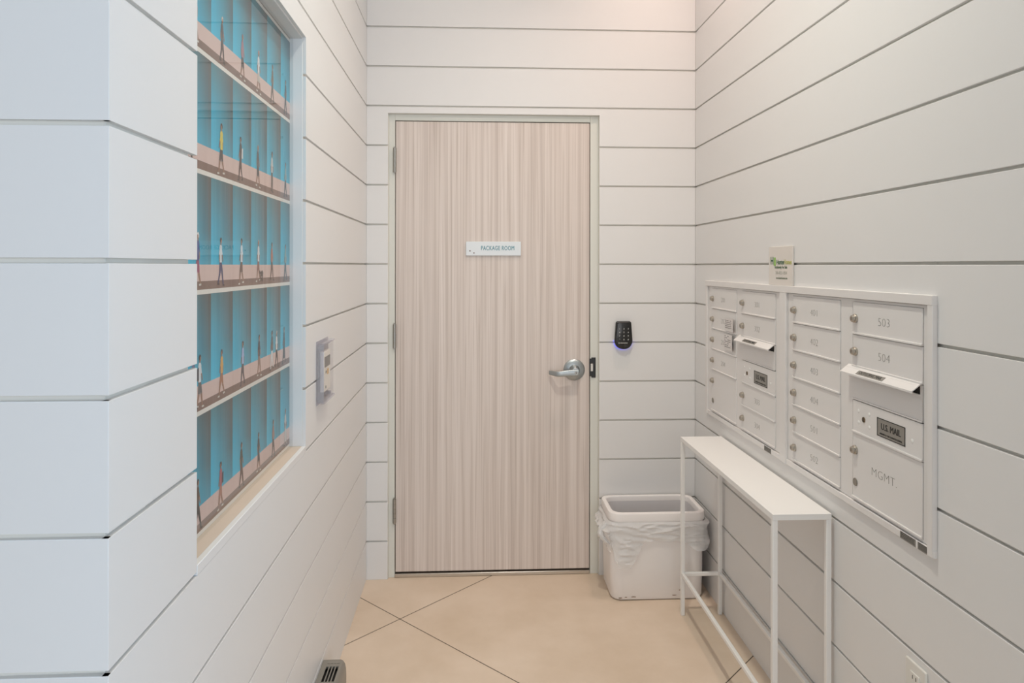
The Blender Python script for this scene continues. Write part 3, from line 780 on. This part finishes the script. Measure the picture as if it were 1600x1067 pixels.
# ================================================================ CONSOLE TABLE
tb = thing('console_table', 'narrow white metal console table against right wall under the mailboxes', 'table', (0.95, 2.465, 0))
X0t, X1t, Y0t, Y1t, ZT = 0.8615, 1.0375, 2.000, 2.932, 0.7545
mb = MB(); mb.box(X0t, X1t, Y0t, Y1t, ZT - 0.005, ZT); mb.box(X0t, X1t, Y0t, Y0t + 0.016, ZT - 0.017, ZT - 0.005); mb.box(X0t, X1t, Y1t - 0.016, Y1t, ZT - 0.017, ZT - 0.005)
mb.box(X0t, X0t + 0.016, Y0t + 0.016, Y1t - 0.016, ZT - 0.017, ZT - 0.005); mb.box(X1t - 0.016, X1t, Y0t + 0.016, Y1t - 0.016, ZT - 0.017, ZT - 0.005)
mb.box(X0t + 0.016, X1t - 0.016, Y0t + 0.016, Y1t - 0.016, ZT - 0.0055, ZT - 0.0048)
local(mb.obj('tabletop', white_metal, tb, 0.0012), tb)
def bar(x0, x1, y0, y1, z0, z1, name):
    mb = MB(); mb.box(x0, x1, y0, y1, z0, z1); return local(mb.obj(name, white_metal, tb, 0.0018), tb)
q = 0.0155
for x in (X0t, X1t - q):
    for y in (Y0t, Y1t - q): bar(x, x + q, y, y + q, 0.0, ZT - 0.017, 'leg')
zs = 0.166
for x in (X0t, X1t - q): bar(x + 0.001, x + q - 0.001, Y0t + q, Y1t - q, zs, zs + 0.0145, 'stretcher')
for y in (Y0t, Y1t - q): bar(X0t + q, X1t - q, y + 0.001, y + q - 0.001, zs, zs + 0.0145, 'stretcher')

# ================================================================ TRASH BIN AND ITS LINER
BX0, BX1, BY0, BY1, BH = 0.583, 1.015, 3.048, 3.307, 0.388
def rrect(x0, x1, y0, y1, r, z, n=8, sub=1):
    pts = []
    for cx, cy, a in ((x1 - r, y1 - r, 0), (x0 + r, y1 - r, 90), (x0 + r, y0 + r, 180), (x1 - r, y0 + r, 270)):
        for i in range(n + 1):
            t = math.radians(a + 90 * i / n); pts.append((cx + r * math.cos(t), cy + r * math.sin(t), z))
    return pts
bn = thing('trash_bin', 'white rectangular plastic trash bin beside the door in the corner', 'trash bin', ((BX0 + BX1) / 2, (BY0 + BY1) / 2, 0))
mb = MB()
def ins(d, z, r=0.05): return rrect(BX0 + d, BX1 - d, BY0 + d, BY1 - d, max(r - d * 0.4, 0.01), z)
mb.loft([ins(0.024, 0.0005), ins(0.014, 0.004), ins(0.009, 0.014), ins(0.006, 0.15), ins(0.004, 0.351), ins(0.008, 0.351), ins(0.012, 0.15), ins(0.018, 0.018)], caps=(True, True))
local(mb.obj('bin_body', plastic_white, bn), bn)
mb = MB()
mb.loft([ins(0.004, 0.352), ins(-0.001, 0.3525), ins(-0.0012, 0.382), ins(0.0005, 0.3865), ins(0.0035, BH), ins(0.017, BH + 0.001), ins(0.0195, 0.3865), ins(0.0205, 0.383), ins(0.0222, 0.352), ins(0.019, 0.3515), ins(0.004, 0.352)], caps=(False, False))
local(mb.obj('bin_rim', plastic_white, bn), bn)
random.seed(3)
def scuff(x, z, rx, rz):
    mb.prism([(x + rx * math.cos(t) * random.uniform(.6, 1.2), BY0 + 0.0035 + (0.0035 if z < 0.3 else -0.005), z + rz * math.sin(t) * random.uniform(.6, 1.2)) for t in [2 * PI * i / 9 for i in range(9)]], (0, 0.003, 0))
for x, z, rx, rz in ((0.69, 0.018, 0.012, 0.0022), (0.655, 0.017, 0.006, 0.0015), (0.87, 0.022, 0.01, 0.0015), (0.63, 0.014, 0.008, 0.002), (0.895, 0.044, 0.003, 0.003), (0.77, 0.15, 0.0018, 0.0018)):
    mb = MB(); scuff(x, z, rx, rz); local(mb.obj('scuff_mark', dirt, bn), bn)

bag = thing('bin_liner', 'translucent white plastic liner folded over the trash bin under its rim', 'trash bag', ((BX0 + BX1) / 2, (BY0 + BY1) / 2, 0.3))
def perimeter(N, d):
    r = 0.042
    base = rrect(BX0 - d, BX1 + d, BY0 - d, BY1 + d, r + d * 0.5, 0, n=10)
    # resample evenly
    L = [0]
    for a, b in zip(base, base[1:] + base[:1]): L.append(L[-1] + math.hypot(a[0] - b[0], a[1] - b[1]))
    out = []
    j = 0
    for i in range(N):
        s = L[-1] * i / N
        while L[j + 1] < s: j += 1
        a, b = base[j], base[(j + 1) % len(base)]; t = (s - L[j]) / max(L[j + 1] - L[j], 1e-9)
        out.append((a[0] + (b[0] - a[0]) * t, a[1] + (b[1] - a[1]) * t))
    return out
N, RW_ = 300, 34
per = perimeter(N, 0.0015)
cx, cy = (BX0 + BX1) / 2, (BY0 + BY1) / 2
def sm(a, b, x): t = min(max((x - a) / (b - a), 0), 1); return t * t * (3 - 2 * t)
def bottom_z(x, y, i):
    front = sm(BY0 + 0.10, BY0 + 0.01, y)
    z = 0.262 + 0.012 * noise.noise((x * 9, y * 9, 1.3))
    lobe = sm(0.585, 0.625, x) * sm(0.745, 0.665, x)
    zf = 0.268 - 0.118 * lobe - 0.0 
    rl = sm(0.90, 0.975, x); zf = zf - 0.045 * rl
    z = z * (1 - front) + zf * front
    if x > BX1 - 0.01: z = min(z, 0.25 - 0.02 * sm(BY0 + 0.2, BY0, y))
    if x < BX0 + 0.012: z = 0.215 + 0.05 * sm(BY0, BY0 + 0.15, y)
    return z
rings = []
for rI in range(RW_):
    t = rI / (RW_ - 1); ring = []
    for i, (x, y) in enumerate(per):
        zb = bottom_z(x, y, i); z = 0.3515 + (zb - 0.3515) * t
        # outward direction
        dx = 0; dy = 0
        if x < BX0 + 0.03: dx = -1
        elif x > BX1 - 0.03: dx = 1
        if y < BY0 + 0.03: dy = -1
        elif y > BY1 - 0.03: dy = 1
        l = math.hypot(dx, dy) or 1; dx /= l; dy /= l
        s = i / N * 40
        w1 = abs(noise.noise((x * 8 + z * 12, y * 8, z * 34)))
        w2 = 1 - abs(noise.noise((x * 13 - z * 18, y * 13, z * 62 + 4))) * 2
        w3 = noise.noise((x * 7 + z * 16, y * 7 + 3, z * 9))
        out = 0.003 + 0.011 * w1 + 0.0045 * max(w2, 0) ** 2 + 0.004 * max(0, w3)
        # diagonal drag folds on the front
        if dy < 0 and abs(dx) < 0.1:
            for (xa, za, sl) in ((0.70, 0.325, 0.55), (0.78, 0.335, -0.5), (0.66, 0.25, 0.9), (0.86, 0.32, -0.35)):
                dd = (z - za) - sl * (x - xa) * -0.6
                out += 0.006 * math.exp(-(dd / 0.007) ** 2) * math.exp(-((x - xa) / 0.07) ** 2)
        if dx < 0: out += 0.032 * math.exp(-((z - 0.30) / 0.025) ** 2) * (0.55 + 0.7 * abs(noise.noise((y * 40, z * 50, 2)))) * sm(BY0 - 0.01, BY0 + 0.03, y)
        if dx > 0: out = min(out + 0.006 + 0.010 * math.exp(-((z - 0.255) / 0.02) ** 2), 0.0255)
        if dy > 0: out = min(out, 0.006)
        out *= sm(-0.02, 0.12, t) * 0.9 + 0.1
        ring.append((x + dx * out, y + dy * out, z))
    rings.append(ring)
mb = MB(); mb.loft(rings, caps=(False, False))
local(mb.obj('liner_skirt', film, bag, recalc=True), bag)
# liner inside the bin
mb = MB(); ri = []
for t in range(12):
    z = 0.3655 - 0.30 * t / 11
    ri.append([(cx + (x - cx) * (0.885 - 0.10 * t / 11) + 0.005 * t / 11 * noise.noise((x * 30, y * 30, z * 12)), cy + (y - cy) * (0.808 - 0.05 * t / 11) + 0.005 * t / 11 * noise.noise((x * 25, y * 25, z * 12 + 5)), z) for x, y in per])
mb.loft(ri, caps=(False, True)); local(mb.obj('liner_inside', mat('liner_grey', (222, 219, 220), 0.45), bag), bag)
# knotted corner sticking out at the left
mb = MB(); kr = []
for j in range(14):
    t = j / 13; c = Vector((BX0 - 0.004 - 0.035 * math.sin(t * PI), BY0 + 0.045 - 0.02 * t, 0.338 - 0.085 * t)); rad = 0.012 + 0.008 * abs(noise.noise((t * 7, 0, 0)))
    kr.append([(c.x + rad * 0.8 * math.cos(a) * (1 + 0.5 * noise.noise((math.cos(a) * 2, t * 9, 1))), c.y + rad * 1.2 * math.sin(a) * (1 + 0.5 * noise.noise((math.sin(a) * 2, t * 9, 3))), c.z + 0.004 * math.cos(3 * a)) for a in [2 * PI * k / 20 for k in range(20)]])
mb.loft(kr); local(mb.obj('bunched_corner', film, bag), bag)

# ================================================================ LEFT WALL: THERMOSTAT UNDER ITS CLEAR GUARD, HEATER
th = thing('thermostat_guard', 'clear plastic lockbox guard on left wall covering the thermostat', 'thermostat guard', LOC_L, ROT_L)
ya, yb, za, zb, dp = 2.247 - D, 2.405 - D, 1.045, 1.228, 0.024
mb = MB()
t = 0.0022
mb.box(dp - t, dp, ya, yb, za, zb)
mb.box(0.002, dp - t, ya, ya + t, za, zb); mb.box(0.002, dp - t, yb - t, yb, za, zb)
mb.obj('clear_cover', acrylic, th)
mb = MB()
mb.box(0.0003, 0.004, ya - 0.003, yb + 0.012, za - 0.010, zb + 0.010)
mb.box(0.004, dp, ya, yb, zb - 0.003, zb); mb.box(0.004, dp, ya, yb, za, za + 0.003)
mb.box(0.004, dp + 0.002, ya + 0.004, yb + 0.010, zb, zb + 0.004); mb.box(0.004, dp + 0.002, ya + 0.004, yb + 0.010, za - 0.006, za)
mb.box(0.004, dp + 0.0005, ya - 0.0012, ya + 0.0012, za, zb)
for k in range(3): mb.box(0.006, dp - 0.003, yb - 0.05 + k * 0.012, yb - 0.046 + k * 0.012, za + 0.006, za + 0.016)
mb.obj('guard_base', acrylic_edge, th, 0.0006)
tm = thing('thermostat', 'white thermostat with grey screen inside the clear wall guard', 'thermostat', LOC_L, ROT_L)
mb = MB(); mb.box(0.0045, 0.019, ya + 0.030, yb - 0.028, za + 0.026, zb - 0.026); mb.obj('thermostat_body', therm_white, tm, 0.003)
mb = MB(); mb.box(0.0185, 0.0197, ya + 0.036, yb - 0.036, 1.150, 1.184); mb.obj('screen', lcd, tm, 0.0004)
for p_, q_, z0_, z1_, m_ in ((0.052, 0.064, 1.130, 1.138, lcd), (0.076, 0.096, 1.124, 1.142, orange), (0.05, 0.058, 1.082, 1.090, lcd)):
    mb = MB(); mb.box(0.0185, 0.0204, ya + p_, ya + q_, z0_, z1_); mb.obj('button', m_, tm, 0.0004)

ht = thing('baseboard_heater', 'grey metal baseboard heater with slotted top on floor at left wall', 'heater', LOC_L, ROT_L)
HZ, HP, hf = 0.164, 0.076, 2.36 - D
prof = [(0.001, 0.002), (0.001, HZ), (0.058, HZ), (0.066, HZ - 0.004), (0.072, HZ - 0.014), (HP - 0.001, HZ - 0.030), (HP, HZ - 0.05), (HP, 0.02), (HP - 0.012, 0.012), (HP - 0.012, 0.002)]
mb = MB(); hb = hf - 1.0
# casing: end cap, then shell with a slotted top made of bars
mb.prism([(x, hf, z) for x, z in prof], (0, -0.022, 0))
shell = [(0.001, 0.002), (0.001, HZ), (0.018, HZ), (0.018, HZ - 0.004), (0.005, HZ - 0.004), (0.005, 0.002)]
mb.prism([(x, hf - 0.022, z) for x, z in shell], (0, -0.978, 0))
fr = [(0.0585, HZ), (0.060, HZ), (0.066, HZ - 0.004), (0.072, HZ - 0.014), (HP - 0.001, HZ - 0.030), (HP, HZ - 0.05), (HP, 0.02), (HP - 0.012, 0.012), (HP - 0.012, 0.002), (HP - 0.015, 0.002), (HP - 0.015, 0.014), (HP - 0.004, 0.022), (HP - 0.004, HZ - 0.05), (0.064, HZ - 0.010), (0.0585, HZ - 0.004)]
mb.prism([(x, hf - 0.022, z) for x, z in fr], (0, -0.978, 0))
mb.obj('heater_casing', heater_grey, ht)
mb = MB()
for i in range(1, 4):
    x = 0.018 + 0.0405 * i / 4; mb.box(x - 0.0017, x + 0.0017, hb, hf - 0.022, HZ - 0.004, HZ - 0.0005)
y = hf - 0.024
for k in range(9):
    mb.box(0.016, 0.060, y - (0.016 if k == 0 else 0.014), y, HZ - 0.0045, HZ - 0.0002); y -= 0.100
mb.obj('grille', heater_grey, ht)
mb = MB(); mb.box(0.006, 0.060, hb, hf - 0.023, HZ - 0.022, HZ - 0.018); mb.obj('dark_interior', dark, ht)

# ================================================================ OUTLET
ot = thing('wall_outlet', 'white electrical outlet low on right wall near the picture edge', 'outlet', (XR, 1.613, 0.478))
mb = MB(); mb.box(XR - 0.006, XR + 0.0005, 1.574, 1.652, 0.419, 0.5345); local(mb.obj('cover_plate', outlet_white, ot, 0.003), ot)
mb = MB(); mb.box(XR - 0.0085, XR - 0.005, 1.596, 1.630, 0.443, 0.511); local(mb.obj('receptacle', outlet_white, ot, 0.0012), ot)
mb = MB()
for z in (0.500, 0.456):
    for y in (1.6195, 1.607): mb.box(XR - 0.0088, XR - 0.008, y - 0.0012, y + 0.0012, z - 0.0045, z + 0.0045)
for z in (0.480, 0.474): mb.box(XR - 0.0088, XR - 0.008, 1.606, 1.620, z - 0.0004, z + 0.0004)
local(mb.obj('slot', dark, ot), ot)
